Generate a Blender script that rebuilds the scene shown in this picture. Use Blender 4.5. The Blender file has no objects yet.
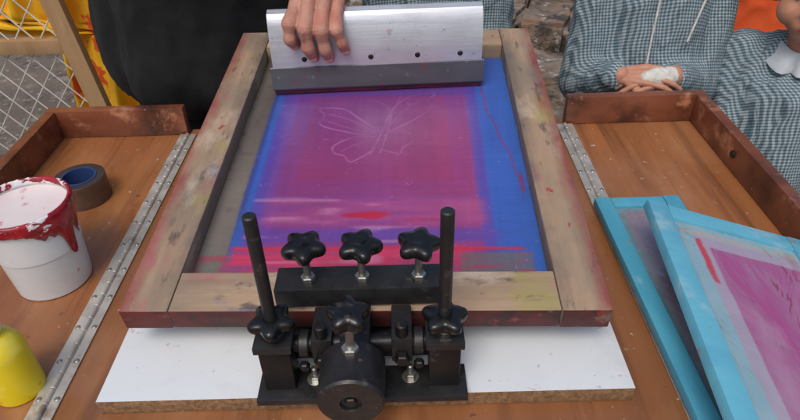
import bpy, bmesh, math, random
import numpy as np
from mathutils import Vector, Matrix, noise
random.seed(4); np.random.seed(4)
SC=bpy.context.scene
COL=SC.collection
GZ=-0.75
def lin(c):
    if isinstance(c[0],float) and max(c)<=1.0: return tuple(c)
    return tuple(((v/255)/12.92 if v/255<=.04045 else ((v/255+.055)/1.055)**2.4) for v in c)
# ------------------------------------------------------------------ materials
def nn(nt,t,**k):
    n=nt.nodes.new(t)
    for a,b in k.items(): setattr(n,a,b)
    return n
def newmat(name):
    m=bpy.data.materials.new(name); m.use_nodes=True
    nt=m.node_tree; b=nt.nodes["Principled BSDF"]
    return m,nt,b
def mapping(nt,stretch=(1,1,1),loc=(0,0,0)):
    tc=nn(nt,"ShaderNodeTexCoord"); mp=nn(nt,"ShaderNodeMapping")
    mp.inputs["Scale"].default_value=stretch; mp.inputs["Location"].default_value=loc
    nt.links.new(tc.outputs["Object"],mp.inputs["Vector"])
    return mp.outputs[0]
def noisef(nt,scale,stretch=(1,1,1),seed=0,detail=5,rough=.6,dist=0):
    n=nn(nt,"ShaderNodeTexNoise"); n.inputs["Scale"].default_value=scale
    n.inputs["Detail"].default_value=detail; n.inputs["Roughness"].default_value=rough
    n.inputs["Distortion"].default_value=dist
    nt.links.new(mapping(nt,stretch,(seed*3.7,seed*1.3,seed*2.1)),n.inputs["Vector"])
    return n.outputs["Fac"]
def mrange(nt,v,lo,hi,a=0,b=1):
    r=nn(nt,"ShaderNodeMapRange"); r.inputs[1].default_value=lo; r.inputs[2].default_value=hi
    r.inputs[3].default_value=a; r.inputs[4].default_value=b
    nt.links.new(v,r.inputs[0]); return r.outputs[0]
def mixc(nt,f,a,b):
    m=nn(nt,"ShaderNodeMix",data_type='RGBA')
    for sock,val in ((m.inputs[0],f),(m.inputs[6],a),(m.inputs[7],b)):
        if isinstance(val,(int,float)): sock.default_value=val
        elif isinstance(val,(tuple,list)): sock.default_value=(*lin(val),1)
        else: nt.links.new(val,sock)
    return m.outputs[2]
def mathn(nt,op,a,b=None):
    m=nn(nt,"ShaderNodeMath",operation=op)
    for i,v in enumerate((a,b)):
        if v is None: continue
        if isinstance(v,(int,float)): m.inputs[i].default_value=v
        else: nt.links.new(v,m.inputs[i])
    return m.outputs[0]
def M(name,c1,c2=None,scale=8,stretch=(1,1,1),rough=.5,rough2=None,metal=0,bump=.15,bscale=None,bstretch=None,layers=(),coat=0,bdist=.002,extra=None):
    m,nt,b=newmat(name)
    if c2 is None: c2=tuple(v*.85 for v in c1)
    f=mrange(nt,noisef(nt,scale,stretch),.3,.7)
    col=mixc(nt,f,c1,c2)
    for i,L in enumerate(layers):
        lc,ls,lo,hi=L[:4]; st=L[4] if len(L)>4 else (1,1,1)
        lf=mrange(nt,noisef(nt,ls,st,seed=i+3,detail=6),lo,hi)
        if len(L)>5: lf=mathn(nt,'MULTIPLY',lf,L[5])
        col=mixc(nt,lf,col,lc)
    if extra: col=extra(nt,col)
    nt.links.new(col,b.inputs["Base Color"])
    b.inputs["Metallic"].default_value=metal
    if rough2 is None: rough2=min(1,rough+.15)
    nt.links.new(mrange(nt,noisef(nt,scale*2.3,stretch,seed=9),.3,.7,rough,rough2),b.inputs["Roughness"])
    b.inputs["Coat Weight"].default_value=coat; b.inputs["Coat Roughness"].default_value=.12
    if bump:
        bp=nn(nt,"ShaderNodeBump"); bp.inputs["Strength"].default_value=bump; bp.inputs["Distance"].default_value=bdist
        nt.links.new(noisef(nt,bscale or scale*4,bstretch or stretch,seed=5,detail=8),bp.inputs["Height"])
        nt.links.new(bp.outputs[0],b.inputs["Normal"])
    return m
def red_edges(lo,hi,amt=.55):
    def ex(nt,col):
        tc=nn(nt,"ShaderNodeTexCoord"); sp=nn(nt,"ShaderNodeSeparateXYZ"); nt.links.new(tc.outputs["Object"],sp.inputs[0])
        ax=mathn(nt,'ABSOLUTE',sp.outputs[0])
        n=mathn(nt,'MULTIPLY',mathn(nt,'SUBTRACT',noisef(nt,26,(1,.5,1),seed=7,detail=8),.5),.055)
        f=mrange(nt,mathn(nt,'ADD',ax,n),lo,hi)
        c=mixc(nt,mathn(nt,'MULTIPLY',f,amt),col,(130,36,44))
        f2=mrange(nt,mathn(nt,'ADD',ax,n),.214,.199)
        c=mixc(nt,mathn(nt,'MULTIPLY',f2,.65),c,(98,88,80))
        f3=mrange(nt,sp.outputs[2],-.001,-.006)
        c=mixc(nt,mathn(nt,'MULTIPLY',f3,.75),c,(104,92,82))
        f4=mathn(nt,'MULTIPLY',f3,mrange(nt,noisef(nt,14,(1,.4,1),seed=12),.52,.60))
        return mixc(nt,mathn(nt,'MULTIPLY',f4,.6),c,(170,160,138))
    return ex
WF=(180,152,124); WF2=(138,114,92)
stains=[((114,106,94),6,.46,.62,(1,.5,1),.7),((156,148,78),12,.575,.64,(1,.6,1),.5),((172,84,104),16,.575,.66,(1,.4,1),.5),((86,96,132),21,.62,.69,(1,.6,1),.55),((206,192,176),12,.56,.66,(1,.5,1),.5),((52,46,44),46,.59,.68,(1,.35,1),.65),((150,40,50),64,.655,.69,(1,.5,1),.8)]
m_fw_y=M("stained_frame_wood",WF,WF2,34,(1,.05,1),.6,bump=.5,bscale=120,bstretch=(1,.06,1),layers=stains,extra=red_edges(.232,.253,.75))
st2=[(c,s,lo,hi,(.5,1,1),a) for c,s,lo,hi,_,a in stains]
m_fw_x=M("stained_frame_wood_cross",WF,WF2,34,(.05,1,1),.6,bump=.5,bscale=120,bstretch=(.06,1,1),layers=st2)
m_fred=M("dark_red_painted_wood",(108,42,40),(76,34,32),18,(.4,.4,1),.5,layers=[((56,34,32),25,.5,.65),((150,66,60),40,.6,.7),((120,96,84),30,.60,.68)],bump=.4)
tl=[((104,64,40),4,.48,.7,(1,.5,1),.5),((196,146,104),6,.50,.75,(1,.4,1),.5),((84,50,30),38,.54,.66,(1,.045,1),.5),((112,46,38),14,.64,.70,(1,.7,1),.45),((210,200,184),90,.66,.70,(1,1,1),.65),((70,42,28),60,.66,.70,(1,1,1),.6)]
m_table=M("varnished_brown_plywood",(152,98,60),(126,80,48),20,(1,.06,1),.26,.5,bump=.15,bscale=110,bstretch=(1,.05,1),layers=tl,coat=.25)
m_tray=M("orange_brown_varnished_wood",(170,110,66),(142,88,52),20,(1,.06,1),.22,.46,bump=.15,bscale=110,bstretch=(1,.05,1),layers=tl,coat=.35)
m_rim=M("dark_varnished_rim_wood",(138,80,54),(104,58,40),20,(.3,.12,1),.28,.5,bump=.2,bscale=80,layers=[((66,38,28),9,.48,.66),((180,124,92),24,.57,.70),((190,176,160),80,.66,.71,(1,1,1),.6)],coat=.2)
m_board=M("white_melamine",(214,219,222),(204,209,213),5,rough=.32,rough2=.5,bump=.03,layers=[((160,156,148),9,.50,.78,(1,1,1),.45),((176,110,116),44,.67,.71,(1,1,1),.5),((120,112,104),110,.67,.71,(1,1,1),.5)])
m_chip=M("chipboard_edge",(166,128,90),(104,76,52),160,rough=.9,bump=.8,bscale=400)
m_black=M("black_painted_steel",(26,26,28),(38,37,38),40,rough=.34,rough2=.55,bump=.25,bscale=150,layers=[((96,88,80),50,.62,.72,(1,1,1),.55),((110,80,62),90,.66,.72,(1,1,1),.6)])
m_blackb=M("dark_steel_block",(40,39,39),(28,28,29),30,rough=.3,rough2=.5,metal=.4,bump=.2,layers=[((110,98,88),45,.61,.72,(1,1,1),.6)])
m_knob=M("black_knob_plastic",(15,15,16),(23,23,24),30,rough=.2,rough2=.34,bump=.08,bscale=200,layers=[((88,84,80),60,.61,.72,(1,1,1),.5)])
m_zinc=M("zinc_plated_steel",(190,190,184),(140,138,132),60,rough=.28,metal=.85,bump=.1)
m_hinge=M("dull_hinge_steel",(214,210,202),(170,166,158),25,rough=.35,rough2=.6,metal=.45,bump=.2,layers=[((120,96,78),24,.54,.66,(1,1,1),.7)])
m_alu=M("scratched_aluminium",(218,221,226),(190,194,200),10,(.2,1,1),.3,.5,metal=.6,bump=.25,bscale=120,bstretch=(.05,1,1),layers=[((144,144,148),12,.50,.72,(.6,1,1),.5),((170,110,120),30,.65,.71,(1,1,1),.5),((90,88,92),80,.65,.70,(1,1,1),.5)])
m_sqgrey=M("grey_blade_holder",(108,108,114),(80,80,88),14,(.3,1,1),.35,metal=.5,bump=.2,layers=[((140,72,82),30,.60,.68,(1,1,1),.5),((164,162,164),60,.62,.70,(1,1,1),.5)])
m_rub=M("red_stained_rubber",(104,26,40),(52,24,36),30,rough=.3,bump=.1)
m_paper=M("bandage_gauze",(218,216,208),(190,188,180),60,rough=.9,bump=.8,bscale=300)
m_white_pl=M("white_bucket_plastic",(224,226,226),(208,211,212),6,rough=.32,bump=.05,layers=[((190,184,180),16,.54,.70,(1,1,1),.4),((180,60,70),55,.67,.69,(1,1,.6),.6)])
m_tape=M("brown_packing_tape",(108,80,62),(80,60,50),20,(1,1,6),.3,bump=.2)
m_tapec=M("blue_tape_core",(42,70,120),(30,52,96),20,rough=.5)
m_yel=M("yellow_ink_plastic",(238,214,36),(224,198,24),8,rough=.3,bump=.05,layers=[((240,236,160),14,.56,.68,(1,1,1),.4),((120,110,60),50,.67,.70,(1,1,1),.5)])
m_yel2=M("pale_yellow_lid",(230,228,180),(216,212,150),8,rough=.35,bump=.05)
m_cy=M("turquoise_painted_wood",(88,172,194),(70,152,180),14,(1,.2,1),.45,bump=.4,bscale=90,layers=[((50,110,148),14,.52,.68,(1,.3,1),.45),((176,202,204),20,.58,.68,(1,.4,1),.5),((150,120,104),34,.62,.67,(1,1,1),.7)])
m_cy2=M("pale_turquoise_painted_wood",(104,180,200),(88,164,190),14,(.3,1,1),.42,bump=.4,bscale=90,layers=[((60,120,156),14,.54,.70,(1,1,1),.4),((178,196,196),18,.58,.70,(1,1,1),.5),((144,116,102),40,.63,.68,(1,1,1),.65)])
m_cloth_k=M("black_jacket_cloth",(17,17,19),(11,11,13),20,rough=.85,bump=.5,bscale=300)
m_trk=M("dark_trousers_cloth",(38,40,52),(28,30,40),20,rough=.9,bump=.3)
m_orange=M("orange_cloth",(226,92,36),(200,72,28),10,rough=.8,bump=.3)
m_skin=M("tan_skin",(192,144,124),(166,114,96),46,rough=.45,rough2=.62,bump=.8,bscale=420,layers=[((190,100,88),24,.50,.64,(1,1,1),.5),((128,82,68),90,.60,.70,(1,.6,.35),.5)],bdist=.0015)
m_skinc=M("child_skin",(192,140,114),(174,120,96),30,rough=.5,bump=.3,bscale=300,layers=[((202,112,98),20,.54,.68,(1,1,1),.4)],bdist=.001)
m_nail=M("fingernail",(212,168,156),(200,152,140),40,rough=.3,bump=0)
m_hair=M("dark_brown_hair",(36,26,22),(22,16,14),60,(1,1,.15),.5,bump=.8,bscale=200,bstretch=(1,1,.1))
m_shoe=M("dark_shoe_leather",(40,36,34),(26,24,24),20,rough=.5)
m_eye=M("eye_white",(215,208,200),(205,198,190),20,rough=.2,bump=0)
m_pup=M("dark_iris",(30,20,16),(20,14,12),20,rough=.1,bump=0)
m_lip=M("lips",(176,106,94),(164,94,84),40,rough=.45,bump=.1)
m_postw=M("weathered_pine",(180,146,106),(148,114,80),20,(1,1,.1),.7,bump=.3,layers=[((104,80,58),15,.56,.7,(1,1,.3),.5)])
m_wire=M("galvanised_wire",(214,214,208),(180,180,176),20,rough=.5,metal=.2,bump=0)
m_ycloth=M("yellow_cloth",(244,196,38),(230,168,24),4,rough=.8,bump=.3,bscale=400,layers=[((214,64,30),9,.56,.58,(1,1,.6),.9)])
m_ground=M("dusty_earth",(120,106,94),(92,82,72),1.6,rough=.95,bump=.8,bscale=18,bdist=.02,layers=[((146,138,128),9,.55,.68,(1,1,1),.7),((72,78,50),3,.6,.72,(1,1,1),.6),((62,54,48),14,.56,.66,(1,1,1),.7),((168,162,152),40,.60,.66,(1,1,1),.8)])
m_stone=M("grey_step_stone",(146,132,118),(108,96,86),7,rough=.9,bump=1,bscale=26,bdist=.02,layers=[((72,62,56),8,.48,.62),((140,110,88),11,.54,.66),((172,168,158),18,.57,.66)])
def gingham():
    m,nt,b=newmat("grey_green_white_gingham")
    tc=nn(nt,"ShaderNodeTexCoord"); sp=nn(nt,"ShaderNodeSeparateXYZ"); nt.links.new(tc.outputs["Object"],sp.inputs[0])
    w=mathn(nt,'MULTIPLY',mathn(nt,'SUBTRACT',noisef(nt,6,seed=2,detail=1),.5),.016)
    u=mathn(nt,'ADD',mathn(nt,'ADD',sp.outputs[0],mathn(nt,'MULTIPLY',sp.outputs[1],.45)),w)
    w2=mathn(nt,'MULTIPLY',mathn(nt,'SUBTRACT',noisef(nt,5,seed=4,detail=1),.5),.016)
    v=mathn(nt,'ADD',mathn(nt,'ADD',mathn(nt,'MULTIPLY',sp.outputs[2],.9),mathn(nt,'MULTIPLY',sp.outputs[1],.55)),w2)
    def st(c):
        return mrange(nt,mathn(nt,'SINE',mathn(nt,'MULTIPLY',c,2*math.pi/.0060)),-.25,.25)
    s=mathn(nt,'MULTIPLY',mathn(nt,'ADD',st(u),st(v)),.5)
    r=nn(nt,"ShaderNodeValToRGB")
    e=r.color_ramp.elements; e[0].position=0; e[0].color=(*lin((168,178,182)),1)
    e[1].position=.5; e[1].color=(*lin((112,132,140)),1)
    x=e.new(1.0); x.color=(*lin((62,84,96)),1)
    nt.links.new(s,r.inputs[0])
    c=mixc(nt,mathn(nt,'MULTIPLY',mrange(nt,noisef(nt,5,seed=1),.4,.7),.3),r.outputs[0],(84,98,106))
    nt.links.new(c,b.inputs["Base Color"]); b.inputs["Roughness"].default_value=.85
    bp=nn(nt,"ShaderNodeBump"); bp.inputs["Strength"].default_value=.9; bp.inputs["Distance"].default_value=.018
    nt.links.new(noisef(nt,20,(1,1,.35),seed=8,detail=3,dist=1.2),bp.inputs["Height"]); nt.links.new(bp.outputs[0],b.inputs["Normal"])
    return m
m_ging=gingham()
# ------------------------------------------------------------------ builders
def thing(name,label,cat,loc=(0,0,0),mat=None,group=None):
    o=bpy.data.objects.new(name,None); o.empty_display_size=.05
    COL.objects.link(o)
    if mat is not None: o.matrix_world=mat
    else: o.location=loc
    o["label"]=label; o["category"]=cat
    if group: o["group"]=group
    return o
class B:
    def __init__(s): s.bm=bmesh.new()
    def _add(s,t,mat=None):
        if mat is not None: bmesh.ops.transform(t,matrix=mat,verts=t.verts)
        me=bpy.data.meshes.new("t"); t.to_mesh(me); t.free(); s.bm.from_mesh(me); bpy.data.meshes.remove(me)
    def box(s,lo,hi,bev=.0015,mat=None,seg=2):
        t=bmesh.new(); bmesh.ops.create_cube(t,size=1)
        c=[(a+b)/2 for a,b in zip(lo,hi)]; d=[b-a for a,b in zip(lo,hi)]
        bmesh.ops.transform(t,matrix=Matrix.Translation(c)@Matrix.Diagonal((*d,1)),verts=t.verts)
        if bev: bmesh.ops.bevel(t,geom=t.edges[:],offset=bev,segments=seg,affect='EDGES',profile=.6)
        s._add(t,mat); return s
    def lathe(s,prof,n=40,mat=None,lob=None):
        t=bmesh.new(); rings=[]
        for r,z in prof:
            if r<1e-7: rings.append([t.verts.new((0,0,z))])
            else:
                rg=[]
                for i in range(n):
                    a=2*math.pi*i/n; rr=r*(lob(a,r) if lob else 1)
                    rg.append(t.verts.new((rr*math.cos(a),rr*math.sin(a),z)))
                rings.append(rg)
        for A,C in zip(rings,rings[1:]):
            for i in range(n):
                j=(i+1)%n
                if len(A)==1 and len(C)==1: break
                if len(A)==1: t.faces.new((A[0],C[i],C[j]))
                elif len(C)==1: t.faces.new((A[i],A[j],C[0]))
                else: t.faces.new((A[i],A[j],C[j],C[i]))
        bmesh.ops.recalc_face_normals(t,faces=t.faces[:])
        s._add(t,mat); return s
    def cyl(s,p0,p1,r0,r1=None,n=32,bev=.0012):
        r1=r0 if r1 is None else r1
        p0=Vector(p0);p1=Vector(p1);d=p1-p0;L=d.length
        b=min(bev,r0*.4,r1*.4,L*.3)
        mt=Matrix.Translation(p0)@d.to_track_quat('Z','Y').to_matrix().to_4x4()
        return s.lathe([(0,0),(r0-b,0),(r0,b),(r1,L-b),(r1-b,L),(0,L)],n,mt)
    def tube(s,pts,rads,n=8,closed=False):
        t=bmesh.new(); rings=[]; pts=[Vector(p) for p in pts]
        for i,p in enumerate(pts):
            a=pts[max(0,i-1)];c=pts[min(len(pts)-1,i+1)]
            q=(c-a).to_track_quat('Z','Y').to_matrix()
            r=rads[i] if hasattr(rads,'__len__') else rads
            rings.append([t.verts.new(p+q@Vector((r*math.cos(2*math.pi*k/n),r*math.sin(2*math.pi*k/n),0))) for k in range(n)])
        for A,C in zip(rings,rings[1:]):
            for k in range(n): t.faces.new((A[k],A[(k+1)%n],C[(k+1)%n],C[k]))
        t.faces.new(rings[0][::-1]); t.faces.new(rings[-1])
        s._add(t); return s
    def extrude_x(s,prof,x0,x1,n=1):
        t=bmesh.new(); R=[]
        for k in range(n+1):
            x=x0+(x1-x0)*k/n
            R.append([t.verts.new((x,y,z)) for y,z in prof])
        for A,C in zip(R,R[1:]):
            for i in range(len(prof)):
                j=(i+1)%len(prof); t.faces.new((A[i],C[i],C[j],A[j]))
        t.faces.new(R[0]); t.faces.new(R[-1][::-1])
        bmesh.ops.recalc_face_normals(t,faces=t.faces[:]); s._add(t); return s
    def ball(s,c,r,sc=(1,1,1),sub=3,mat=None):
        t=bmesh.new(); bmesh.ops.create_icosphere(t,subdivisions=sub,radius=r)
        m=Matrix.Translation(c)@(mat or Matrix())@Matrix.Diagonal((*sc,1))
        s._add(t,m); return s
    def obj(s,name,mat,parent=None,smooth=True,ang=35,sel=None,label=None):
        me=bpy.data.meshes.new(name); s.bm.to_mesh(me); s.bm.free()
        mats=mat if isinstance(mat,(list,tuple)) else [mat]
        for m in mats: me.materials.append(m)
        if smooth:
            me.polygons.foreach_set("use_smooth",[True]*len(me.polygons)); me.set_sharp_from_angle(angle=math.radians(ang))
        if sel:
            for p in me.polygons: p.material_index=sel(p.center,p.normal)
        o=bpy.data.objects.new(name,me); COL.objects.link(o)
        if parent: o.parent=parent
        if label: o["label"]=label
        return o
def remesh(caps,voxel,sm=4,wr=None,name="tmp"):
    """union of tapered capsules -> one continuous surface"""
    bm=bmesh.new()
    for cp in caps:
        pts=cp
        for p,r in pts: bmesh.ops.create_icosphere(bm,subdivisions=3 if r>.02 else 2,radius=r,matrix=Matrix.Translation(p))
        for (p,r),(q,w) in zip(pts,pts[1:]):
            p=Vector(p);q=Vector(q);d=q-p
            if d.length<1e-5: continue
            bmesh.ops.create_cone(bm,cap_ends=True,segments=20,radius1=r,radius2=w,depth=d.length,matrix=Matrix.Translation((p+q)/2)@d.to_track_quat('Z','Y').to_matrix().to_4x4())
    me=bpy.data.meshes.new("t"); bm.to_mesh(me); bm.free()
    o=bpy.data.objects.new("t",me); COL.objects.link(o)
    a=o.modifiers.new("r",'REMESH'); a.mode='VOXEL'; a.voxel_size=voxel
    b=o.modifiers.new("s",'SMOOTH'); b.factor=.5; b.iterations=sm
    dg=bpy.context.evaluated_depsgraph_get(); dg.update()
    out=bpy.data.meshes.new_from_object(o.evaluated_get(dg))
    bpy.data.objects.remove(o); bpy.data.meshes.remove(me)
    if wr:
        amp,sc=wr
        cs=[]
        for v in out.vertices:
            p=Vector((v.co.x*sc[0],v.co.y*sc[1],v.co.z*sc[2]))
            n1=noise.noise(p); n2=1-abs(noise.noise(p*1.7+Vector((5,3,1))+Vector((n1,n1,n1))*.6))*3
            cs.append(v.co+v.normal*amp*(n1+.5*n2))
        for v,c in zip(out.vertices,cs): v.co=c
    out.polygons.foreach_set("use_smooth",[True]*len(out.polygons))
    return out
def join_meshes(lst):
    bm=bmesh.new()
    for m in lst: bm.from_mesh(m)
    me=bpy.data.meshes.new("body"); bm.to_mesh(me); bm.free()
    me.polygons.foreach_set("use_smooth",[True]*len(me.polygons))
    return me
def meshobj(name,me,mat,parent=None,label=None):
    me.materials.clear(); me.materials.append(mat)
    o=bpy.data.objects.new(name,me); COL.objects.link(o)
    if parent: o.parent=parent
    if label: o["label"]=label
    return o
# ------------------------------------------------------------------ world, camera, sun
W=bpy.data.worlds.new("World"); SC.world=W; W.use_nodes=True
wn=W.node_tree; bg=wn.nodes["Background"]; sky=wn.nodes.new("ShaderNodeTexSky"); sky.sky_type='NISHITA'; sky.sun_disc=False
EL,AZ=math.radians(58),math.radians(200)
sky.sun_elevation=EL; sky.sun_rotation=AZ; sky.air_density=1.0; sky.dust_density=4.0; sky.ozone_density=1.0
wn.links.new(sky.outputs[0],bg.inputs[0]); bg.inputs[1].default_value=.136
sl=bpy.data.lights.new("sun","SUN"); sl.energy=1.2; sl.angle=math.radians(26); sl.color=(1,.96,.9)
so=bpy.data.objects.new("sun",sl); COL.objects.link(so)
sd=Vector((math.sin(AZ)*math.cos(EL),math.cos(AZ)*math.cos(EL),math.sin(EL)))
so.rotation_euler=sd.to_track_quat('Z','Y').to_euler(); so.location=(0,0,5)
cd=bpy.data.cameras.new("camera"); cam=bpy.data.objects.new("camera",cd); COL.objects.link(cam)
cd.sensor_width=36; cd.lens=36*616.44/800; cd.clip_end=800; cd.clip_start=.01
cam.matrix_world=Matrix.Translation((.0417,0,.53))@Matrix.Rotation(.0044,4,'Z')@Matrix.Rotation(math.pi/2-.6377,4,'X')@Matrix.Rotation(-.0298,4,'Z')
SC.camera=cam
SC.view_settings.view_transform='Standard'; SC.view_settings.look='None'; SC.view_settings.exposure=0
# ------------------------------------------------------------------ ground and steps
bm=bmesh.new(); N=60
g=[[None]*(N+1) for _ in range(N+1)]
for i in range(N+1):
    for j in range(N+1):
        u=(i/N*2-1);v=(j/N*2-1)
        x=math.copysign(abs(u)**3,u)*300;y=math.copysign(abs(v)**3,v)*300
        z=GZ+(.02*noise.noise(Vector((x*1.3,y*1.3,0))) if abs(x)<20 and abs(y)<20 else 0)
        g[i][j]=bm.verts.new((x,y,z))
for i in range(N):
    for j in range(N): bm.faces.new((g[i][j],g[i+1][j],g[i+1][j+1],g[i][j+1]))
me=bpy.data.meshes.new("ground"); bm.to_mesh(me); bm.free(); me.materials.append(m_ground)
me.polygons.foreach_set("use_smooth",[True]*len(me.polygons))
o=bpy.data.objects.new("ground",me); COL.objects.link(o); o["kind"]="structure"
st=thing("stone_steps","low rough grey stone steps rising from earth","steps",(0,0,0))
for k in range(6):
    b=B(); x=-2.5
    while x<5.5:
        w=random.uniform(.18,.5)
        zt=GZ+.11*(k+1)
        t=bmesh.new(); bmesh.ops.create_cube(t,size=1)
        bmesh.ops.transform(t,matrix=Matrix.Translation((0,.02,(GZ-.1+zt)/2))@Matrix.Diagonal((w-.015,.36,zt-GZ+.1,1)),verts=t.verts)
        bmesh.ops.bevel(t,geom=t.edges[:],offset=.022,segments=2,affect='EDGES')
        bmesh.ops.subdivide_edges(t,edges=t.edges[:],cuts=3,use_grid_fill=True)
        for v in t.verts: v.co+=Vector((noise.noise(v.co*9+Vector((x,k,0))),noise.noise(v.co*9+Vector((x,k,5))),noise.noise(v.co*9+Vector((x,k,9)))))*.028
        mt=Matrix.Rotation(math.radians(-24),4,'Z')@Matrix.Translation((x+w/2,2.75+k*.34+random.uniform(-.03,.03),random.uniform(-.02,.015)))@Matrix.Rotation(random.uniform(-.08,.08),4,'Z')
        b._add(t,mt)
        x+=w
    b.obj("step",m_stone,st,ang=60)
# ------------------------------------------------------------------ table
tb=thing("printing_table","brown varnished wooden folding table with rimmed side trays","table",(0,0,0))
Y0,Y1=.12,.975
B().box((-.328,Y0,-.022),(.328,Y1,0),.002).obj("tabletop",m_table,tb)
B().box((-.32,Y0+.02,-.10),(.32,Y1-.02,-.0225),.002).obj("apron",m_rim,tb)
for sx in(-1,1):
    for yy in(Y0+.05,Y1-.06):
        b=B(); b.box((sx*.29-.022,yy-.022,GZ),(sx*.29+.022,yy+.022,-.1005),.003); b.obj("leg",m_rim,tb)
for sx in(-1,1):
    a,c=(.331,.568); lo,hi=(a,c) if sx>0 else (-c,-a)
    tr=B().box((lo,Y0,-.016),(hi,Y1,-.002),.001).obj("side_tray",m_tray,tb)
    b=B()
    b.box((lo,Y1-.018,-.0015),(hi,Y1,.05),.002)
    r=b.obj("tray_rim",m_rim,tr)
    b=B(); e=(c-.018,c) if sx>0 else (-c,-c+.018)
    b.box((e[0],Y0,-.0015),(e[1],Y1-.0185,.0495),.002); b.obj("tray_rim",m_rim,tr)
    b=B(); b.box((lo,Y0,-.0015),(hi-.0185 if sx>0 else hi,Y0+.018,.0498),.002) if sx>0 else b.box((lo+.0185,Y0,-.0015),(hi,Y0+.018,.0498),.002)
    b.obj("tray_rim",m_rim,tr)
    h=B(); cx=sx*.3295
    h.box((cx-.014,Y0+.01,.0005),(cx+.014,Y1-.022,.0022),.0005)
    y=Y0+.012
    while y<Y1-.03:
        h.cyl((cx,y,.0032),(cx,y+.019,.0032),.0032,n=12,bev=.0006); y+=.02
    hg=h.obj("piano_hinge",m_hinge,tb)
    s0=B().ball((0,0,0),.0032,(1,1,.45),2).obj("screw_head",m_zinc,hg); s0.location=(cx-.0095,Y0+.03,.0022)
    y=Y0+.03
    while y<Y1-.03:
        for q in(-.0095,.0095):
            if y>Y0+.031 or q>0:
                s1=s0.copy(); COL.objects.link(s1); s1.parent=hg; s1.location=(cx+q,y,.0022)
        y+=.05
B().cyl((.5495,.80,.026),(.546,.80,.026),.006,n=20).obj("rim_bolt",m_blackb,tb)
bd=B().box((-.268,.382,.0008),(.268,1.0,.0195),.0006).obj("base_board",[m_board,m_chip],None,sel=lambda c,n:0 if n.z>.5 else 1)
bd["label"]="white melamine chipboard panel lying on the brown table"; bd["category"]="board"
# ------------------------------------------------------------------ big screen frame
FM=Matrix.Translation((-.0006,.4383,.0799))@Matrix.Rotation(-.0319,4,'Z')@Matrix.Rotation(.0964,4,'X')
fr=thing("silkscreen","worn paint-stained wooden silkscreen frame clamped above white board","screen printing frame",mat=FM)
L=.6233; T=.028
selL=lambda c,n: 1 if (n.z<.5 and (c.x<-.2495 or c.x>.2495 or c.y<.0005 or n.y<-.5)) else 0
B().box((-.25,0,-T),(-.2,L,0),.002).obj("side_rail",[m_fw_y,m_fred],fr,sel=selL)
B().box((.2,0,-T),(.25,L,0),.002).obj("side_rail",[m_fw_y,m_fred],fr,sel=selL)
B().box((-.1994,.0008,-T+.0005),(.1994,.054,-.0009),.0015).obj("end_rail",[m_fw_x,m_fred],fr,sel=lambda c,n:1 if n.y<-.5 else 0)
B().box((-.1994,.565,-T+.0005),(.1994,L-.0006,-.0009),.0015).obj("end_rail",m_fw_x,fr)
def vnoise(U,V,fu,fv,seed):
    rs=np.random.RandomState(seed); G=rs.rand(64,64)
    a=U*fu;b=V*fv; i=np.floor(a).astype(int);j=np.floor(b).astype(int);fa=a-i;fb=b-j
    fa=fa*fa*(3-2*fa);fb=fb*fb*(3-2*fb)
    g=lambda p,q:G[p%64,q%64]
    return g(i,j)*(1-fa)*(1-fb)+g(i+1,j)*fa*(1-fb)+g(i,j+1)*(1-fa)*fb+g(i+1,j+1)*fa*fb
def ss(x,a,b):
    t=np.clip((x-a)/(b-a),0,1); return t*t*(3-2*t)
NU,NV=360,460
S,Tt=np.meshgrid(np.linspace(-.2,.2,NU),np.linspace(.05,.566,NV))
def C(*c): return np.array(c,float)
def mx(A,Bc,f): return A*(1-f[...,None])+Bc*f[...,None]
n1=vnoise(S+1,Tt+1,30,8,1);n2=vnoise(S+1,Tt+1,14,14,2);n3=vnoise(S+1,Tt+1,160,12,3);n4=vnoise(S+1,Tt+1,18,120,4);n5=vnoise(S+1,Tt+1,60,60,5);n6=vnoise(S+1,Tt+1,9,40,6);n7=vnoise(S+1,Tt+1,40,260,7)
blue=C(54,92,180);bv=C(86,70,162);mag=C(138,58,126);vio=C(112,64,150);pink=C(156,60,118);grey=C(124,115,106)
col=np.ones(S.shape+(3,))*blue
inn=ss(S,-.158,-.150)*(1-ss(S,.144,.152))
col=mx(col,bv,inn)
c0=mx(np.ones_like(col)*mag,vio,np.clip(ss(Tt,.24,.44)*.85+.15*(n2-.5),0,1))
c0=mx(c0,pink,np.clip(ss(S,-.02,.10)*(1-ss(Tt,.32,.50))*.7+.1*(n1-.5),0,1))
fade=(.55+.45*ss(S+.006*(n1-.5),-.145,-.10))*ss(S,-.150,-.132)*(1-ss(S+.003*(n1-.5),.128,.140))
col=mx(col,c0,fade*.92)
rect=(ss(S,-.129,-.127)*(1-ss(S,.127,.129))*ss(Tt,.207,.209))
col=mx(col,col*.88+C(18,2,4),rect*.95)
rect2=(ss(S,-.106,-.104)*(1-ss(S,.100,.102))*ss(Tt,.237,.239)*(1-ss(Tt,.5,.51)))
col=mx(col,col*.92+C(17,3,0),rect2*.95)
top=ss(Tt,.448,.452)*inn; col=mx(col,C(82,70,162),top*.5)
band=ss(Tt,.146,.160)*(1-ss(Tt,.194,.206))*ss(S,-.150,-.12)*(1-ss(S,.13,.150))
col=mx(col,C(168,72,126),band*np.clip(.45+.9*(n4-.4)+.4*(n6-.5),0,1))
blob=np.clip(1.25-np.sqrt(((S+.008)/.034)**2+((Tt-.172)/.007)**2)+.5*(n5-.5),0,1)
col=mx(col,C(186,26,56),ss(blob,.1,.5)*.9)
blob=np.clip(1.2-np.sqrt(((S-.07)/.05)**2+((Tt-.163)/.004)**2)+.6*(n5-.5),0,1)
col=mx(col,C(170,42,80),ss(blob,.1,.8)*.5)
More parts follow.
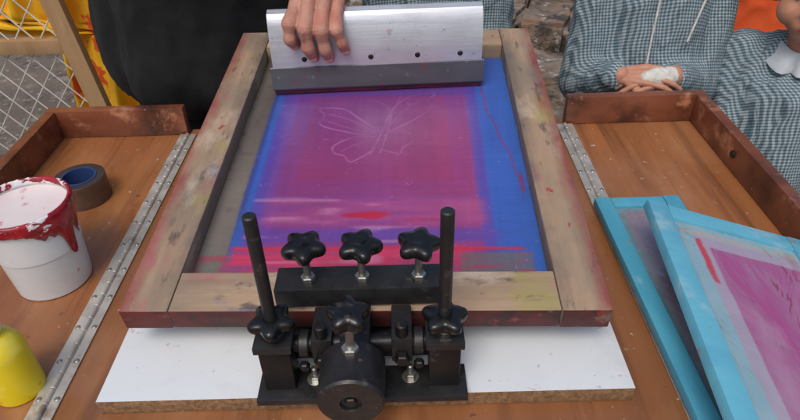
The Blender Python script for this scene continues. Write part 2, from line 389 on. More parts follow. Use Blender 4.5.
b2=ss(Tt,.122,.128)*(1-ss(Tt,.143,.152))*ss(S,-.165,-.15)*(1-ss(S,.14,.165))
col=mx(col,C(92,66,160),b2*np.clip(.75+.4*(n6-.5),0,1))
lf=1-ss(S+.003*(n2-.5),-.170,-.167)
col=mx(col,mx(np.ones_like(col)*grey,C(98,90,84),ss(Tt,.1,.5)),lf)
col=mx(col,C(146,137,122),lf*np.clip((n2-.45)*1.2,0,.4))
col=mx(col,C(60,58,60),lf*np.clip((n5-.72)*2.,0,.4))
lf2=(1-ss(Tt+.02*(n2-.5),.09,.125))*(1-ss(S,-.172,-.15)); col=mx(col,C(112,114,104),lf2*.8)
fr1=(1-ss(Tt+.006*(n1-.5),.112,.120))*ss(S+.015*(n5-.5),-.178,-.160)*(1-ss(S+.02*(n2-.5),.10,.12))
col=mx(col,C(200,54,92),fr1*np.clip(.9+.6*(n4-.5)+.4*(n7-.5),0,1))
smL=(1-ss(Tt+.01*(n5-.5),.100,.108))*(1-ss(S,-.17,-.16))*np.clip((n4-.35)*2.2,0,.75); col=mx(col,C(176,62,84),smL)
streak=(1-ss(Tt,.084,.090))*ss(S,-.162,-.15)*(1-ss(S,.16,.17))
col=mx(col,C(150,74,110),streak*np.clip(.4+.9*(n3-.5),0,1))
frr=(1-ss(Tt,.104,.108))*ss(S,.100,.110)*(1-ss(S,.186,.19))
col=mx(col,C(108,98,100),frr*.85)
col=mx(col,C(176,52,78),frr*np.clip((n7-.55)*2.5,0,.7))
thin=np.exp(-((Tt-.113-.004*(n1-.5))/.0028)**2)*ss(S,-.17,-.14)*(1-ss(S,.17,.19))
col=mx(col,C(204,40,66),thin*.85)
col=mx(col,C(200,150,180),np.clip((n4-.74)*3,0,.45)*(1-ss(Tt,.2,.21))*inn)
edge=np.exp(-((S+.166)/.0035)**2)*ss(Tt,.12,.2); col=mx(col,C(60,64,126),edge*.8)
rl=np.exp(-((S-(.160+.033*ss(-Tt,-.45,-.2)+.0015*np.sin(Tt*90)+.004*(n2-.5)))/.0012)**2)*ss(Tt,.19,.21)*(1-ss(Tt,.47,.48))
col=mx(col,C(168,34,74),rl*np.clip(.3+1.2*n1,0,.95))
rb=np.clip(1.2-np.sqrt(((S-.192)/.004)**2+((Tt-.235)/.02)**2)+.4*(n5-.5),0,1); col=mx(col,C(176,32,56),ss(rb,.1,.4)*.8)
lb=ss(S,.172,.2); col=mx(col,C(50,102,188),lb*.5)
col=col*(1+.05*(n3-.5)+.06*(n1-.5)+.05*(n7-.5))[...,None]
speck=vnoise(S+1,Tt+1,330,330,8); col=mx(col,C(200,180,200),np.clip((speck-.93)*8,0,.45)*(1-lf))
def cat(P,n=14,close=False):
    P=[np.array(p) for p in P]; out=[]
    Q=[P[0]]+P+[P[-1]]
    for i in range(1,len(Q)-2):
        for k in range(n):
            t=k/n; out.append(.5*((2*Q[i])+(-Q[i-1]+Q[i+1])*t+(2*Q[i-1]-5*Q[i]+4*Q[i+1]-Q[i+2])*t*t+(-Q[i-1]+3*Q[i]-3*Q[i+1]+Q[i+2])*t**3))
    out.append(P[-1]); return out
lines=[([(-.010,.296),(.002,.34),(.016,.402)],.9),([(.004,.300),(.012,.345),(.018,.402)],.9),
 ([(0,.355),(-.03,.385),(-.055,.412),(-.092,.416),(-.084,.395),(-.088,.372),(-.06,.356),(-.004,.338)],1.2),
 ([(-.004,.338),(-.035,.338),(-.062,.318),(-.060,.300),(-.046,.294),(-.035,.280),(-.008,.304)],1.1),
 ([(.008,.360),(.016,.405),(.045,.448),(.084,.458),(.074,.436),(.078,.415),(.055,.385),(.014,.350)],.8),
 ([(.014,.350),(.038,.352),(.050,.330),(.036,.312),(.030,.298),(.004,.308)],.7),
 ([(.016,.402),(.006,.425),(-.015,.438)],.6),([(.018,.402),(.026,.43),(.03,.448)],.6),
 ([(-.004,.350),(-.04,.380),(-.078,.400)],.7),([(-.004,.344),(-.045,.362),(-.078,.380)],.6),([(-.01,.33),(-.035,.318),(-.050,.305)],.6),
 ([(.012,.358),(.035,.405),(.066,.440)],.5)]
Wt=np.zeros(S.shape)
for ln,wt in lines:
    pts=cat(ln); D=np.full(S.shape,9.)
    for a,b in zip(pts,pts[1:]):
        d=b-a; dd=(d**2).sum()+1e-12
        t=np.clip(((S-a[0])*d[0]+(Tt-a[1])*d[1])/dd,0,1)
        D=np.minimum(D,np.hypot(S-a[0]-t*d[0],Tt-a[1]-t*d[1]))
    Wt=np.maximum(Wt,wt*np.exp(-(D/.0013)**2))
col=mx(col,C(186,130,180),Wt*np.clip(.10+.55*n5+.4*(n1-.5),0,.55))
gl=col.mean(-1,keepdims=True); col=gl+(col-gl)*.94
col=np.clip(col,0,255)/255
L3=np.where(col<=.04045,col/12.92,((col+.055)/1.055)**2.4)
V=np.stack([S.ravel(),Tt.ravel(),np.full(S.size,-.0262)],1)
V[:,2]+=(-.0015*np.exp(-((V[:,1]-.478)/.05)**2))
idx=np.arange(NU*NV).reshape(NV,NU)
F=np.stack([idx[:-1,:-1].ravel(),idx[:-1,1:].ravel(),idx[1:,1:].ravel(),idx[1:,:-1].ravel()],1)
me=bpy.data.meshes.new("mesh_fabric"); me.from_pydata(V.tolist(),[],F.tolist())
at=me.color_attributes.new("ink",'FLOAT_COLOR','POINT'); at.data.foreach_set("color",np.concatenate([L3.reshape(-1,3),np.ones((S.size,1))],1).ravel())
m,nt,b=newmat("printed_silk_mesh"); an=nn(nt,"ShaderNodeAttribute",attribute_name="ink")
wv=noisef(nt,900,seed=3,detail=1)
nt.links.new(mixc(nt,mrange(nt,wv,.3,.7,0,.16),an.outputs[0],(40,30,60)),b.inputs["Base Color"])
nt.links.new(mrange(nt,noisef(nt,12,seed=2),.3,.7,.26,.5),b.inputs["Roughness"]); b.inputs["Specular IOR Level"].default_value=.6
bp=nn(nt,"ShaderNodeBump"); bp.inputs["Strength"].default_value=.2; bp.inputs["Distance"].default_value=.001
nt.links.new(noisef(nt,60,seed=6),bp.inputs["Height"]); nt.links.new(bp.outputs[0],b.inputs["Normal"])
me.materials.append(m); me.polygons.foreach_set("use_smooth",[True]*len(me.polygons))
o=bpy.data.objects.new("mesh_fabric",me); COL.objects.link(o); o.parent=fr
# ------------------------------------------------------------------ squeegee
SM=Matrix.Translation((.0095,.9155,.0985))@Matrix.Rotation(.034,4,'Z')@Matrix.Rotation(-.10,4,'X')
sq=thing("squeegee","wide scratched aluminium squeegee with grey blade standing on mesh","squeegee",mat=SM)
prof=[(-.015,.038)]+[(-.015-.003*math.sin(math.pi*k/8),.038+.068*k/8) for k in range(1,9)]+[(-.0135,.115),(-.009,.1235),(0,.128),(.008,.127),(.014,.121),(.016,.110),(.016,.038)]
B().extrude_x(prof,-.162,.162,1).obj("holder_body",m_alu,sq,ang=30)
B().extrude_x([(-.0155,.0075),(-.0175,.010),(-.0175,.043),(-.016,.0445),(.010,.0445),(.010,.0075)],-.166,.166).obj("blade_clamp",m_sqgrey,sq,ang=30)
B().extrude_x([(-.011,.0005),(-.006,0),(-.005,.0072),(-.0125,.0072)],-.164,.164).obj("blade",m_rub,sq)
for x in(-.112,-.01,.062,.128): B().ball((x,-.0165,.056),.0046,(1,.5,1),2).obj("bolt",m_blackb,sq)
# ------------------------------------------------------------------ press clamp
pc=thing("screen_hinge_clamp","black steel hinge clamp with star knobs bolted to board","clamp",(-.002,0,0))
b=B().box((-.103,.372,.0200),(.103,.412,.0275),.001); pl=b.obj("base_plate",m_black,pc)
def star(c,R,h,axis=(0,0,1),hub=True,name="star_knob",parent=pc,n=5,ph=0):
    ax=Vector(axis).normalized(); mt=Matrix.Translation(c)@ax.to_track_quat('Z','Y').to_matrix().to_4x4()
    def lob(a,r):
        k=r/R; return 1-(.15-.15*math.cos(n*(a+ph)))*min(1,k*1.05)
    P=[(0,0),(R*.35,0),(R*.42,0),(R*.45,h*.25),(R*.8,h*.27),(R*.95,h*.34),(R,h*.48),(R,h*.68),(R*.95,h*.82),(R*.85,h*.9),(R*.6,h*.96),(R*.35,h*1.0),(R*.3,h*.97),(0,h*.97)]
    return B().lathe(P,80,mt,lob).obj(name,m_knob,parent,ang=50)
for sx in(-1,1):
    x=sx*.0805
    B().box((x-.015,.385,.0278),(x+.015,.413,.0835),.0015).obj("support_post",m_blackb,pc)
    B().box((x-.018,.381,.0838),(x+.018,.415,.0925),.001).obj("collar_block",m_black,pc)
    B().cyl((x,.399,.0927),(x,.399,.233),.0060,n=28).obj("upright_rod",m_black,pc)
    star((x,.399,.0995),.0225,.017,ph=.4*sx)
    B().cyl((x,.399,.0928),(x,.399,.0998),.012).obj("collar",m_black,pc)
    b=B().cyl((x*.59,.397,.0277),(x*.59,.397,.0287),.0085)
    b.lathe([(0,.0288),(.0062,.0288),(.0062,.0335),(.0052,.0345),(0,.0345)],6,Matrix.Translation((x*.59,.397,0)))
    b.cyl((x*.59,.397,.0345),(x*.59,.397,.046),.0032,n=16)
    b.obj("bolt",m_zinc,pc)
cb=B(); cb.box((-.086,.4425,.0835),(.081,.478,.1065),.002); cb.obj("clamp_bar",m_black,pc)
B().box((-.084,.418,.034),(.079,.476,.0435),.0015).obj("lower_jaw",m_black,pc)
for x in(-.0525,.002,.0585):
    B().cyl((x,.458,.1068),(x,.458,.141),.0038,n=16).obj("threaded_stud",m_zinc,pc)
    b=B()
    b.lathe([(0,.1069),(.0075,.1069),(.0075,.1115),(.0065,.1125),(0,.1125)],6,Matrix.Translation((x,.458,0))); b.obj("nut",m_zinc,pc)
    star((x,.458,.138),.0225,.019,(0,-.05,1),ph=x*20)
B().cyl((-.0655,.404,.073),(.0655,.404,.073),.0085).obj("cross_shaft",m_blackb,pc)
for x in(-.036,.040):
    B().box((x-.010,.392,.0565),(x+.010,.4375,.089),.002).obj("hinge_arm",m_black,pc)
    B().box((x-.009,.428,.044),(x+.009,.4375,.0563),.001).obj("hinge_arm",m_black,pc)
    B().cyl((x,.383,.066),(x,.3918,.066),.0072,n=6).obj("hex_bolt",m_blackb,pc)
    B().cyl((x,.398,.0892),(x,.398,.104),.006,n=24).obj("set_screw",m_blackb,pc)
for x in(-.054,.056):
    B().cyl((x-.005,.404,.073),(x+.005,.404,.073),.0135).obj("shaft_collar",m_black,pc)
    B().cyl((x,.385,.058),(x,.3925,.058),.005,n=6).obj("hex_bolt",m_blackb,pc)
B().box((-.018,.386,.052),(.010,.4375,.092),.002).obj("centre_arm",m_blackb,pc)
b=B(); cx=-.0065
mt=Matrix.Translation((cx,.385,.068))@Matrix.Rotation(math.radians(90),4,'X')
b.lathe([(0,0),(.029,0),(.0305,.0015),(.0305,.046),(.0285,.0485),(.010,.0485),(.0095,.0475),(.0095,.0455),(0,.0455)],64,mt)
b.obj("counterweight",m_black,pc)
B().cyl((cx,.3405,.068),(cx,.3365,.068),.0062,n=6).obj("hex_bolt",m_blackb,pc)
B().cyl((cx,.372,.0975),(cx+.001,.374,.134),.0042,n=16).obj("threaded_stud",m_zinc,pc)
b=B(); b.lathe([(0,.0978),(.008,.0978),(.008,.103),(.007,.104),(0,.104)],6,Matrix.Translation((cx,.372,0))); b.obj("nut",m_zinc,pc)
star((cx+.001,.374,.130),.0195,.022,(0,-.12,1),ph=.9)
# ------------------------------------------------------------------ paint tub
tu=thing("paint_tub","white plastic paint tub with red paint smeared over rim","paint tub",(-.406,.592,-.002))
B().lathe([(0,0),(.041,0),(.044,.002),(.0505,.100),(.0515,.104),(.0535,.1045),(.0545,.108),(.0542,.118),(.0532,.1195),(.0518,.1195),(.0515,.114),(.049,.06),(0,.059)],72).obj("tub_body",m_white_pl,tu)
b=B(); n=220; t=bmesh.new(); rings=[]
rs=[]
for i in range(n):
    a=2*math.pi*i/n; dev=(a+math.pi)%(2*math.pi)-math.pi
    side=max(0,math.cos(a+.30))
    nz=noise.noise(Vector((math.cos(a)*3.5,math.sin(a)*3.5,3)))+.6*noise.noise(Vector((math.cos(a)*9,math.sin(a)*9,7)))+.4*noise.noise(Vector((math.cos(a)*21,math.sin(a)*21,1)))
    dr=-.004+.022*side**2.5+.005*nz*(.4+side)
    for ctr,wd,ln in((-.20,.10,.036),(-.33,.06,.026),(.12,.08,.022)):
        dr+=ln*math.exp(-((dev-ctr)/wd)**2)
    rs.append(max(.0004,dr))
for i in range(n):
    a=2*math.pi*i/n; d=rs[i]; c_,s_=math.cos(a),math.sin(a); w=.0012*noise.noise(Vector((c_*9,s_*9,0)))
    pr=[(.0505,.113),(.0510,.1203),(.0532,.1212+w),(.0552,.1200),(.0556+w,.115),(.0555,.1090),(.0552+w*.5,.107-d*.5),(.0536-d*.066,.107-d),(.0515,.106-d)]
    rings.append([t.verts.new((r*c_,r*s_,z)) for r,z in pr])
for i in range(n):
    A=rings[i];C2=rings[(i+1)%n]
    for k in range(len(A)-1): t.faces.new((A[k],C2[k],C2[k+1],A[k+1]))
bmesh.ops.recalc_face_normals(t,faces=t.faces[:]); b._add(t)
m_redw,ntw,bw=newmat("wiped_red_paint")
tcw=nn(ntw,"ShaderNodeTexCoord"); spw=nn(ntw,"ShaderNodeSeparateXYZ"); ntw.links.new(tcw.outputs["Object"],spw.inputs[0])
mk=mathn(ntw,'ADD',mathn(ntw,'MULTIPLY',spw.outputs[0],9.0),mathn(ntw,'MULTIPLY',mathn(ntw,'SUBTRACT',noisef(ntw,45,(1,1,1.6),seed=2),.5),3.6))
fm=mrange(ntw,mk,-.08,.02)
ntw.links.new(mixc(ntw,fm,(222,222,222),mixc(ntw,mrange(ntw,noisef(ntw,60,seed=4),.35,.65),(170,20,36),(116,10,24))),bw.inputs["Base Color"])
bw.inputs["Roughness"].default_value=.22; bw.inputs["Coat Weight"].default_value=.3
bpw=nn(ntw,"ShaderNodeBump"); bpw.inputs["Strength"].default_value=.6; bpw.inputs["Distance"].default_value=.003
ntw.links.new(noisef(ntw,80,seed=5),bpw.inputs["Height"]); ntw.links.new(bpw.outputs[0],bw.inputs["Normal"])
b.obj("red_paint_smear",m_redw,tu,ang=80)
B().lathe([(0,.107),(.03,.1072),(.047,.1085),(.0508,.1105),(.0508,.109),(0,.102)],64).obj("white_ink",M("white_ink",(224,216,214),(218,196,196),14,rough=.3,layers=[((184,44,62),26,.58,.66,(1,1,1),.7)]),tu)
# ------------------------------------------------------------------ tape roll
tp=thing("tape_roll","roll of brown tape with blue core lying in tray","tape roll",(-.438,.772,-.002))
B().lathe([(.0255,0),(.0365,0),(.037,.0005),(.037,.0375),(.0365,.038),(.0255,.038),(.0255,0)],64).obj("tape_winding",[m_tape,M("tape_edge",(60,52,52),(44,38,40),40,rough=.4)],tp,sel=lambda c,n:1 if abs(n.z)>.5 else 0)
B().lathe([(.0225,-.0002),(.0252,-.0002),(.0252,.0388),(.0225,.0388),(.0225,-.0002)],64).obj("tape_core",m_tapec,tp)
# ------------------------------------------------------------------ yellow bottle
yb=thing("ink_bottle","yellow plastic ink bottle with sloped shoulder and pale cap","ink bottle",(-.3665,.418,-.002))
B().lathe([(0,0),(.0225,0),(.0245,.002),(.0248,.060),(.0240,.066),(.0170,.080),(.0115,.084),(.0112,.088),(0,.088)],56).obj("bottle_body",m_yel,yb)
B().lathe([(0,.0885),(.0130,.0885),(.0134,.090),(.0128,.106),(.0115,.1075),(0,.108)],56,None,lambda a,r:1+.02*math.cos(28*a)).obj("bottle_cap",m_yel2,yb)
# ------------------------------------------------------------------ spare screens
def screen_mat(name,base,inks,rl=.10):
    m,nt,b=newmat(name)
    tc=nn(nt,"ShaderNodeTexCoord"); sp=nn(nt,"ShaderNodeSeparateXYZ"); nt.links.new(tc.outputs["Object"],sp.inputs[0])
    c=mixc(nt,mrange(nt,noisef(nt,20,seed=1),.35,.65),base,tuple(v*.86 for v in base))
    for (x0,x1,y0,y1,col,amt,wob) in inks:
        w=mathn(nt,'MULTIPLY',mathn(nt,'SUBTRACT',noisef(nt,28,seed=4),.5),wob)
        X=mathn(nt,'ADD',sp.outputs[0],w);Y=mathn(nt,'ADD',sp.outputs[1],w)
        f=mathn(nt,'MULTIPLY',mathn(nt,'MULTIPLY',mrange(nt,X,x0,x0+.003),mrange(nt,X,x1,x1-.003)),mathn(nt,'MULTIPLY',mrange(nt,Y,y0,y0+.003),mrange(nt,Y,y1,y1-.003)))
        f=mathn(nt,'MULTIPLY',f,mrange(nt,noisef(nt,18,(1,.4,1),seed=11),.25,.55,.7,1))
        c=mixc(nt,mathn(nt,'MULTIPLY',f,amt),c,col)
    c=mixc(nt,mathn(nt,'MULTIPLY',mrange(nt,noisef(nt,9,(1,.5,1),seed=13,dist=1),.5,.75),.25),c,(205,200,206))
    nt.links.new(c,b.inputs["Base Color"]); nt.links.new(mrange(nt,noisef(nt,15,seed=3),.3,.7,rl,.3),b.inputs["Roughness"])
    b.inputs["Coat Weight"].default_value=1; b.inputs["Coat Roughness"].default_value=.04
    bp=nn(nt,"ShaderNodeBump"); bp.inputs["Strength"].default_value=.9; bp.inputs["Distance"].default_value=.006
    nt.links.new(noisef(nt,12,(1,.6,1),seed=6,dist=1.5,detail=3),bp.inputs["Height"]); nt.links.new(bp.outputs[0],b.inputs["Normal"]); nt.links.new(bp.outputs[0],b.inputs["Coat Normal"])
    return m
def small_screen(label,P,ldir,tdir,w,l,bar,mw,ms,bare=False):
    Yv=-Vector(ldir).normalized(); Xv=Vector(tdir); Xv=(Xv-Xv.dot(Yv)*Yv).normalized(); Zv=Xv.cross(Yv)
    mt=Matrix(((Xv.x,Yv.x,Zv.x,P[0]),(Xv.y,Yv.y,Zv.y,P[1]),(Xv.z,Yv.z,Zv.z,P[2]),(0,0,0,1)))
    s=thing("spare_silkscreen",label,"screen printing frame",mat=mt,group="small spare silkscreens")
    h=.013
    B().box((0,-l,-h),(bar,0,0),.0015).obj("side_rail",mw,s)
    B().box((w-bar,-l,-h),(w,0,0),.0015).obj("side_rail",mw,s)
    B().box((bar+.0004,-bar,-h+.0004),(w-bar-.0004,-.0006,-.0006),.0015).obj("end_rail",mw,s)
    B().box((bar+.0004,-l+.0006,-h+.0004),(w-bar-.0004,-l+bar,-.0006),.0015).obj("end_rail",mw,s)
    t=bmesh.new(); bmesh.ops.create_grid(t,x_segments=40,y_segments=50,size=.5)
    for v in t.verts:
        v.co=Vector((bar+(v.co.x+.5)*(w-2*bar),-l+bar+(v.co.y+.5)*(l-2*bar),-h*.35+.0015*noise.noise(v.co*6)))
    b=B(); b._add(t); b.obj("mesh_fabric",ms,s)
    return s
ms1=screen_mat("grey_silk_mesh",(122,144,152),[(.03,.2,-.36,-.03,(150,120,136),.65,.02)])
ms2=screen_mat("pink_printed_mesh",(158,166,172),[(.030,.30,-.37,-.028,(126,170,182),.75,.006),(.046,.30,-.37,-.044,(176,130,154),.65,.004),(.062,.30,-.37,-.062,(158,56,118),.92,.003),(.034,.20,-.046,-.034,(176,156,136),.7,.006),(.047,.058,-.128,-.050,(184,30,40),.95,.009)])
small_screen("turquoise painted small silkscreen lying flat across table hinge",(.313,.705,.0205),(.004,-1,0),(1,.004,0),.118,.40,.022,m_cy,ms1)
small_screen("pale turquoise small silkscreen with pink print leaning on stack",(.343,.612,.084),(-.031,-.309,-.004),(.19,-.055,-.056),.214,.34,.026,m_cy2,ms2)
# ------------------------------------------------------------------ people
def hand_caps(w,fdir,back,thumb_side,sc=1,curl=.5):
    f=Vector(fdir).normalized(); n=Vector(back); n=(n-n.dot(f)*f).normalized(); s=f.cross(n)*thumb_side; w=Vector(w)
    caps=[]
    offs=[.032,.011,-.011,-.031];Lm=[.085,.088,.083,.076];Lf=[.045,.050,.046,.036]
    for o_,lm,lf in zip(offs,Lm,Lf):
        m0=w+s*o_*.5*sc; k=w+f*lm*sc+s*o_*sc+n*.004*sc
        a=curl*.7; sp_=s*(o_*3.0); d1=(f*math.cos(a)-n*math.sin(a)+sp_).normalized(); p=k+d1*lf*sc
        a+=curl*1.0; d2=(f*math.cos(a)-n*math.sin(a)+sp_).normalized(); q=p+d2*lf*.62*sc
        a+=curl*.6; d3=(f*math.cos(a)-n*math.sin(a)+sp_).normalized(); r=q+d3*lf*.5*sc
        caps.append([(m0,.015*sc),(k,.0108*sc),(k.lerp(p,.5),.0084*sc),(p,.0088*sc),(q,.0078*sc),(r,.0066*sc)])
    b0=w+f*.02*sc+s*.018*sc; b1=w+f*.055*sc+s*.045*sc-n*.012*sc; b2=b1+(f*.8+s*.45-n*.3).normalized()*.032*sc; b3=b2+(f*.95+s*.1-n*.3).normalized()*.026*sc
    caps.append([(b0,.016*sc),(b1,.0125*sc),(b2,.0100*sc),(b3,.0085*sc)])
    return caps
def person(label,x,y,h,ang,top,bottom,skin,head_s,wr,el,handdir=None,hem=.42,handcaps=None,bulk=1.0,girth=1.0,collar=None,slv=.016,voxtop=.009,foldamp=.007,hs=1.0,curl=.5):
    P=thing("person",label,"person",(0,0,0))
    f=Vector((math.cos(ang),math.sin(ang),0)); s=Vector((-f.y,f.x,0)); u=Vector((0,0,1)); base=Vector((x,y,GZ))
    J=lambda a,b,c: base+s*a*h+f*(b*h)+u*c*h
    sh=[J(.105*bulk,0,.80),J(-.105*bulk,0,.80)]; hp=[J(.052,0,.50),J(-.052,0,.50)]
    kn=[J(.055,.01,.28),J(-.055,.01,.28)]; an=[J(.055,-.005,.05),J(-.055,-.005,.05)]
    to=[J(.06,.07,.02),J(-.06,.07,.02)]
    caps=[]; q=h
    for i in(0,1):
        caps.append([(hp[i],.058*q*girth),(kn[i],.036*q),(an[i],.024*q),(to[i],.018*q)])
        e=Vector(el[i]); w=Vector(wr[i])
        caps.append([(sh[i],.034*q),(e,.024*q),(w,.0165*q)])
    for sg in(-1,1):
        caps.append([(J(sg*.045,0,.53),.062*q*girth),(J(sg*.045,0,.64),.056*q*girth),(J(sg*.06,0,.74),.060*q*girth),(J(sg*.03,0,.80),.04*q)])
    hc=J(0,.015,.855)+u*(.105*head_s)
    caps.append([(J(0,0,.79),.034*q),(J(0,.005,.87),.030*q)])
    K=head_s
    caps.append([(hc+u*.015*K-f*.012*K,.083*K),(hc+f*.012*K,.078*K)])
    caps.append([(hc+f*.02*K-u*.035*K,.062*K),(hc+f*.047*K-u*.070*K,.032*K)])
    caps.append([(hc+f*.084*K-u*.002*K,.008*K),(hc+f*.098*K-u*.028*K,.0105*K)])
    for sg in(-1,1):
        caps.append([(hc+s*sg*.080*K-u*.01*K-f*.01*K,.014*K),(hc+s*sg*.080*K-u*.035*K-f*.006*K,.010*K)])
        caps.append([(hc+f*.055*K+s*sg*.033*K-u*.036*K,.033*K)])
        caps.append([(hc+f*.090*K+s*sg*.008*K-u*.030*K,.009*K)])
        caps.append([(hc+f*.062*K+s*sg*.012*K-u*.056*K,.024*K)])
    body=remesh(caps,.0042,4)
    hands=[]
    for i in(0,1):
        if handcaps and handcaps[i]: hc_=handcaps[i]
        else:
            e=Vector(el[i]); w=Vector(wr[i]); d=(w-e).normalized()
            hd=handdir[i] if handdir else (d,s*(1 if i==0 else -1))
            hc_=hand_caps(w,hd[0],hd[1],1 if i==1 else -1,sc=h/1.85*hs,curl=curl)
            hc_.append([(e,.024*q),(w,.0165*q*hs)])
        hands.append(remesh(hc_,.0014 if handcaps and handcaps[i] else .0016,2))
    bo=meshobj("body",join_meshes([body]+hands),skin,P)
    meshobj("mouth",remesh([[(hc+f*.074*K+s*.018*K-u*.058*K,.0050*K),(hc+f*.0835*K-u*.055*K,.0065*K),(hc+f*.074*K-s*.018*K-u*.058*K,.0050*K)],[(hc+f*.0815*K+s*.008*K-u*.063*K,.0058*K),(hc+f*.0815*K-s*.008*K-u*.063*K,.0058*K)]],.0012,2),m_lip,P)
    hcaps=[[(hc+u*.035*K-f*.025*K,.086*K),(hc+u*.03*K+f*.012*K,.082*K)],[(hc-f*.045*K,.075*K),(hc-f*.045*K-u*.05*K,.055*K)]]
    for sg in(-1,1): hcaps.append([(hc+s*sg*.05*K+u*.03*K,.05*K),(hc+s*sg*.062*K-u*.005*K-f*.02*K,.03*K)])
    meshobj("hair",remesh(hcaps,.004,2,(.004,(60,60,14))),m_hair,P)
    for sg in(-1,1):
        ey=B().ball(hc+f*.0735*K+s*sg*.030*K-u*.004*K,.0110*K,sub=3).obj("eye",m_eye,P)
        B().ball(hc+f*.0800*K+s*sg*.031*K-u*.005*K,.0058*K,sub=2).obj("iris",m_pup,ey)
    g=.012
    tc=[]
    for i in(0,1):
        e=Vector(el[i]); w=Vector(wr[i]); ww=e.lerp(w,.90)
        mid=sh[i].lerp(e,.5)
        tc.append([(sh[i],.038*q+g*.6),(mid,.036*q+slv*.5),(e,.030*q+slv*.6),(e.lerp(ww,.5),.026*q+slv*.4),(ww,.021*q+slv*.25)])
    G=girth
    for sg in(-1,1):
        tc.append([(J(sg*.03,0,.81),.042*q+.004),(J(sg*.065*bulk,0,.76),.060*q*G+g),(J(sg*.06*bulk,0,.64),.064*q*G+g),(J(sg*.062*bulk,0,.54),.073*q*G+g),(J(sg*.072*bulk,0,hem),.073*q*G+g)])
        tc.append([(J(sg*.02,.03,.74),.056*q*G+g),(J(sg*.02,.04,.6),.060*q*G+g),(J(sg*.03,.045,hem),.068*q*G+g)])
        tc.append([(J(sg*.02,-.03,.74),.056*q*G+g),(J(sg*.03,-.03,hem),.068*q*G+g)])
    meshobj("upper_garment",remesh(tc,voxtop,4,(foldamp,(15,15,7))),top,P)
    lc=[]
    for i in(0,1): lc.append([(hp[i],.068*q*G),(kn[i],.048*q),(an[i]+u*.01,.038*q)])
    lc.append([(hp[0],.066*q*G),(hp[1],.066*q*G)])
    meshobj("trousers",remesh(lc,.012,4,(.005,(18,18,7))),bottom,P)
    for i in(0,1):
        meshobj("shoe",remesh([[(an[i]-u*.01,.034*q),(to[i]+f*.01,.028*q)]],.006,3),m_shoe,P)
    if collar:
        t=bmesh.new(); cc=J(0,.004,.826); n=64; R0=[]
        for rr,zz in((.036,.016),(.038,.019),(.042,.017),(.051,.005),(.060,-.004),(.061,-.007),(.050,-.001),(.040,.010)):
            ring=[]
            for k in range(n):
                a=2*math.pi*k/n; fr_=max(0,math.sin(a)); gap=math.exp(-((a-math.pi/2)/.14)**2)
                r_=rr*(1+(.10*math.sin(a)**2 if rr>.045 else 0)+.02*math.sin(5*a))*(1-(.34*gap if rr>.045 else 0))
                d=s*math.cos(a)+f*math.sin(a)
                ring.append(t.verts.new(cc+d*r_*q+u*(zz-(.018*fr_ if rr>.045 else .007*fr_)+.003*math.sin(3*a))*q))
            R0.append(ring)
        for A,Cc in zip(R0,R0[1:]+R0[:1]):
            for k in range(n): t.faces.new((A[k],A[(k+1)%n],Cc[(k+1)%n],Cc[k]))
        bmesh.ops.recalc_face_normals(t,faces=t.faces[:])
        b=B(); b._add(t); b.obj("collar",collar,P,ang=80)
    return P,J,f,s,hc
# adult with squeegee: hand grips over the top of the holder
SH=Vector((.0055,0,0))
W0=Vector((-.076,.990,.285))+SH; E0=Vector((-.17,1.20,.42))
MC=[(-.109,.925,.240),(-.091,.919,.247),(-.071,.920,.244),(-.053,.928,.235)]
PI=[(-.120,.882,.218),(-.097,.874,.213),(-.0745,.875,.209),(-.0525,.881,.207)]
DI=[(-.122,.880,.196),(-.096,.876,.183),(-.0715,.877,.180),(-.0465,.884,.186)]
TI=[(-.118,.894,.182),(-.091,.890,.163),(-.0675,.891,.161),(-.0425,.895,.170)]
MC,PI,DI,TI=[[tuple(Vector(p)+SH) for p in A] for A in (MC,PI,DI,TI)]
R=[(.0136,.0124,.0102,.0084),(.0140,.0126,.0104,.0086),(.0136,.0123,.0101,.0084),(.0126,.0108,.0090,.0074)]
hc1=[]
for i in range(4):
    r=R[i]; mp=W0+Vector(((i-1.5)*.010*1,0,0))
    a=Vector(MC[i]);p=Vector(PI[i]); d_=Vector(DI[i])
    hc1.append([(mp,.018),(mp.lerp(a,.5),.0165),(a,r[0]),(a.lerp(p,.5),r[1]*.84),(p,r[1]),(p.lerp(d_,.55),r[2]*.88),(d_,r[2]),(TI[i],r[3])])
hc1.append([(W0+Vector((-.018,-.01,-.012)),.017),(Vector((-.118,.970,.255))+SH,.0135),(Vector((-.113,.958,.222))+SH,.0105),(Vector((-.104,.957,.196))+SH,.009)])
hc1.append([(MC[0],.0125),(MC[1],.013),(MC[2],.013),(MC[3],.011)])
hc1.append([(W0,.026),(W0.lerp(E0,.3),.030),(E0,.040)])
adult,J,f,s_,_=person("adult in black jacket pressing squeegee with one bare hand",-.352,1.27,1.70,math.radians(-88),m_cloth_k,m_trk,m_skin,1.0,
   [W0,(-.40,1.10,.33)],[E0,(-.52,1.30,.30)],handcaps=[hc1,None],hem=.46,bulk=.92,girth=.84,voxtop=.012,foldamp=.008)
for i in range(4):
    d=(Vector(TI[i])-Vector(DI[i])).normalized(); c=Vector(DI[i]).lerp(Vector(TI[i]),.85); nrm=Vector((0,-1,-.2)); nrm=(nrm-nrm.dot(d)*d).normalized()
    sx=d.cross(nrm); mt=Matrix(((sx.x,d.x,nrm.x),(sx.y,d.y,nrm.y),(sx.z,d.z,nrm.z))).to_4x4()
    B().ball(c+nrm*(R[i][3]*.86),.0058,(.95,1.15,.34),3,mt).obj("fingernail",m_nail,adult)
wc=M("white_collar_cloth",(192,198,202),(168,176,182),20,rough=.85,bump=.5,bscale=120)
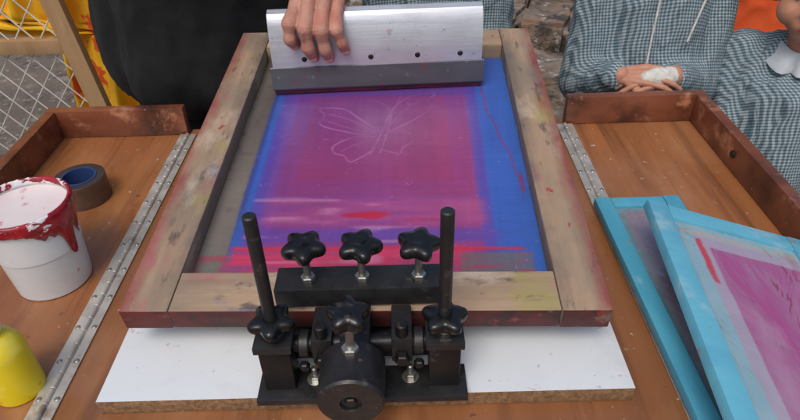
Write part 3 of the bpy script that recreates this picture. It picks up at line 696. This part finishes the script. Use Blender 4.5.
# child with bandaged hand
c1,J1,f1,s1,_=person("child in gingham smock with bandaged hand at tray rim",.552,1.22,1.20,math.radians(-95),m_ging,m_trk,m_skinc,.88,
   [(.548,1.055,.040),(.455,1.07,.036)],[(.648,1.15,-.03),(.420,1.19,-.03)],
   handdir=[(Vector((-1,-.15,-.05)),Vector((0,-.5,1))),(Vector((.80,-.38,.14)),Vector((0,-.6,1)))],hem=.40,girth=.78,bulk=.80,collar=wc,slv=.006,hs=.92,curl=.38)
bb=remesh([[(Vector((.546,1.053,.040)),.0175),(Vector((.515,1.048,.039)),.0190),(Vector((.498,1.046,.038)),.0165)]],.002,2,(.0014,(160,60,60)))
meshobj("bandage",bb,m_paper,c1)
b=B()
b.tube([(.508,1.105,.30),(.512,1.10,.22),(.510,1.095,.10),(.507,1.085,.05)],.002,8); b.obj("drawstring",m_paper,c1)
b=B(); b.tube([(.62,1.105,.30),(.60,1.10,.2),(.575,1.09,.09)],.002,8); b.obj("drawstring",m_paper,c1)
c2,J2,f2,s2,_=person("child in gingham smock with white collar watching the table",.793,1.09,.990,math.radians(-128),m_ging,m_trk,m_skinc,.86,
   [(.89,.93,-.14),(.71,.97,-.16)],[(.92,1.05,-.14),(.70,1.07,-.12)],hem=.36,girth=.88,bulk=.90,collar=wc,slv=.006)
c3,*_=person("child in gingham smock standing behind the squeegee",.135,1.46,1.18,math.radians(-90),m_ging,m_trk,m_skinc,.88,
   [(.26,1.36,-.12),(.0,1.36,-.12)],[(.27,1.44,.02),(.0,1.44,.02)],hem=.38,girth=.85,bulk=.85)
c4,*_=person("child in orange shirt standing behind the other children",1.035,1.72,1.22,math.radians(-100),m_orange,m_trk,m_skinc,.88,
   [(1.19,1.62,-.14),(.88,1.64,-.14)],[(1.19,1.70,.0),(.87,1.72,.0)],hem=.42)
# ------------------------------------------------------------------ wire mesh panel and cloth
wp=thing("wire_mesh_panel","pine framed panel of white diamond wire mesh","fence panel",(0,0,0))
yy=1.38
B().box((-1.6,yy-.015,-.008),(-.718,yy+.015,.025),.003).obj("cross_rail",m_postw,wp)
mt=Matrix.Translation((-.695,yy-.022,0))@Matrix.Rotation(math.radians(-6),4,'Y')
B().box((-.021,-.012,GZ+.02),(.021,.012,.5),.003,mt).obj("upright_post",m_postw,wp)
B().box((-1.62,yy-.025,GZ),(-1.58,yy+.02,.5),.003).obj("upright_post",m_postw,wp)
B().box((-1.57,yy-.015,-.60),(-.65,yy+.015,-.565),.003).obj("cross_rail",m_postw,wp)
b=B(); pitch=.058
for dirn in(-1,1):
    x=-2.9
    while x<.6:
        pts=[]
        for k in range(0,41):
            z=-.60+k*.0275; xx=x+dirn*(z+.6)*.8
            if -1.6<xx<-.70-(z)*.10: pts.append((xx,yy+.002*dirn,z))
        if len(pts)>1: b.tube(pts,.0017,6)
        x+=pitch
b.obj("wire_netting",m_wire,wp)
t=bmesh.new(); nx,nz=90,60; G=[]
for j in range(nz+1):
    row=[]
    for i in range(nx+1):
        u=i/nx;v=j/nz
        z=.55-v*.95
        k=min(1,max(0,(.05-z)/.09)); k=k*k*(3-2*k)
        xl=-1.25*(1-k)+(-.79)*k; xr=-.545
        x=xl+u*(xr-xl)
        y=1.50+.022*math.sin(x*60+v*2.2)+.012*math.sin(x*110+1+v*3)+.02*noise.noise(Vector((u*4,v*3,1)))
        row.append(t.verts.new((x+.02*math.sin(v*5),y,z+.02*math.sin(u*7))))
    G.append(row)
for j in range(nz):
    for i in range(nx): t.faces.new((G[j][i],G[j][i+1],G[j+1][i+1],G[j+1][i]))
b=B(); b._add(t); o=b.obj("hanging_cloth",m_ycloth,None,ang=180)
o["label"]="yellow cloth with red patches hanging behind wire panel"; o["category"]="cloth"
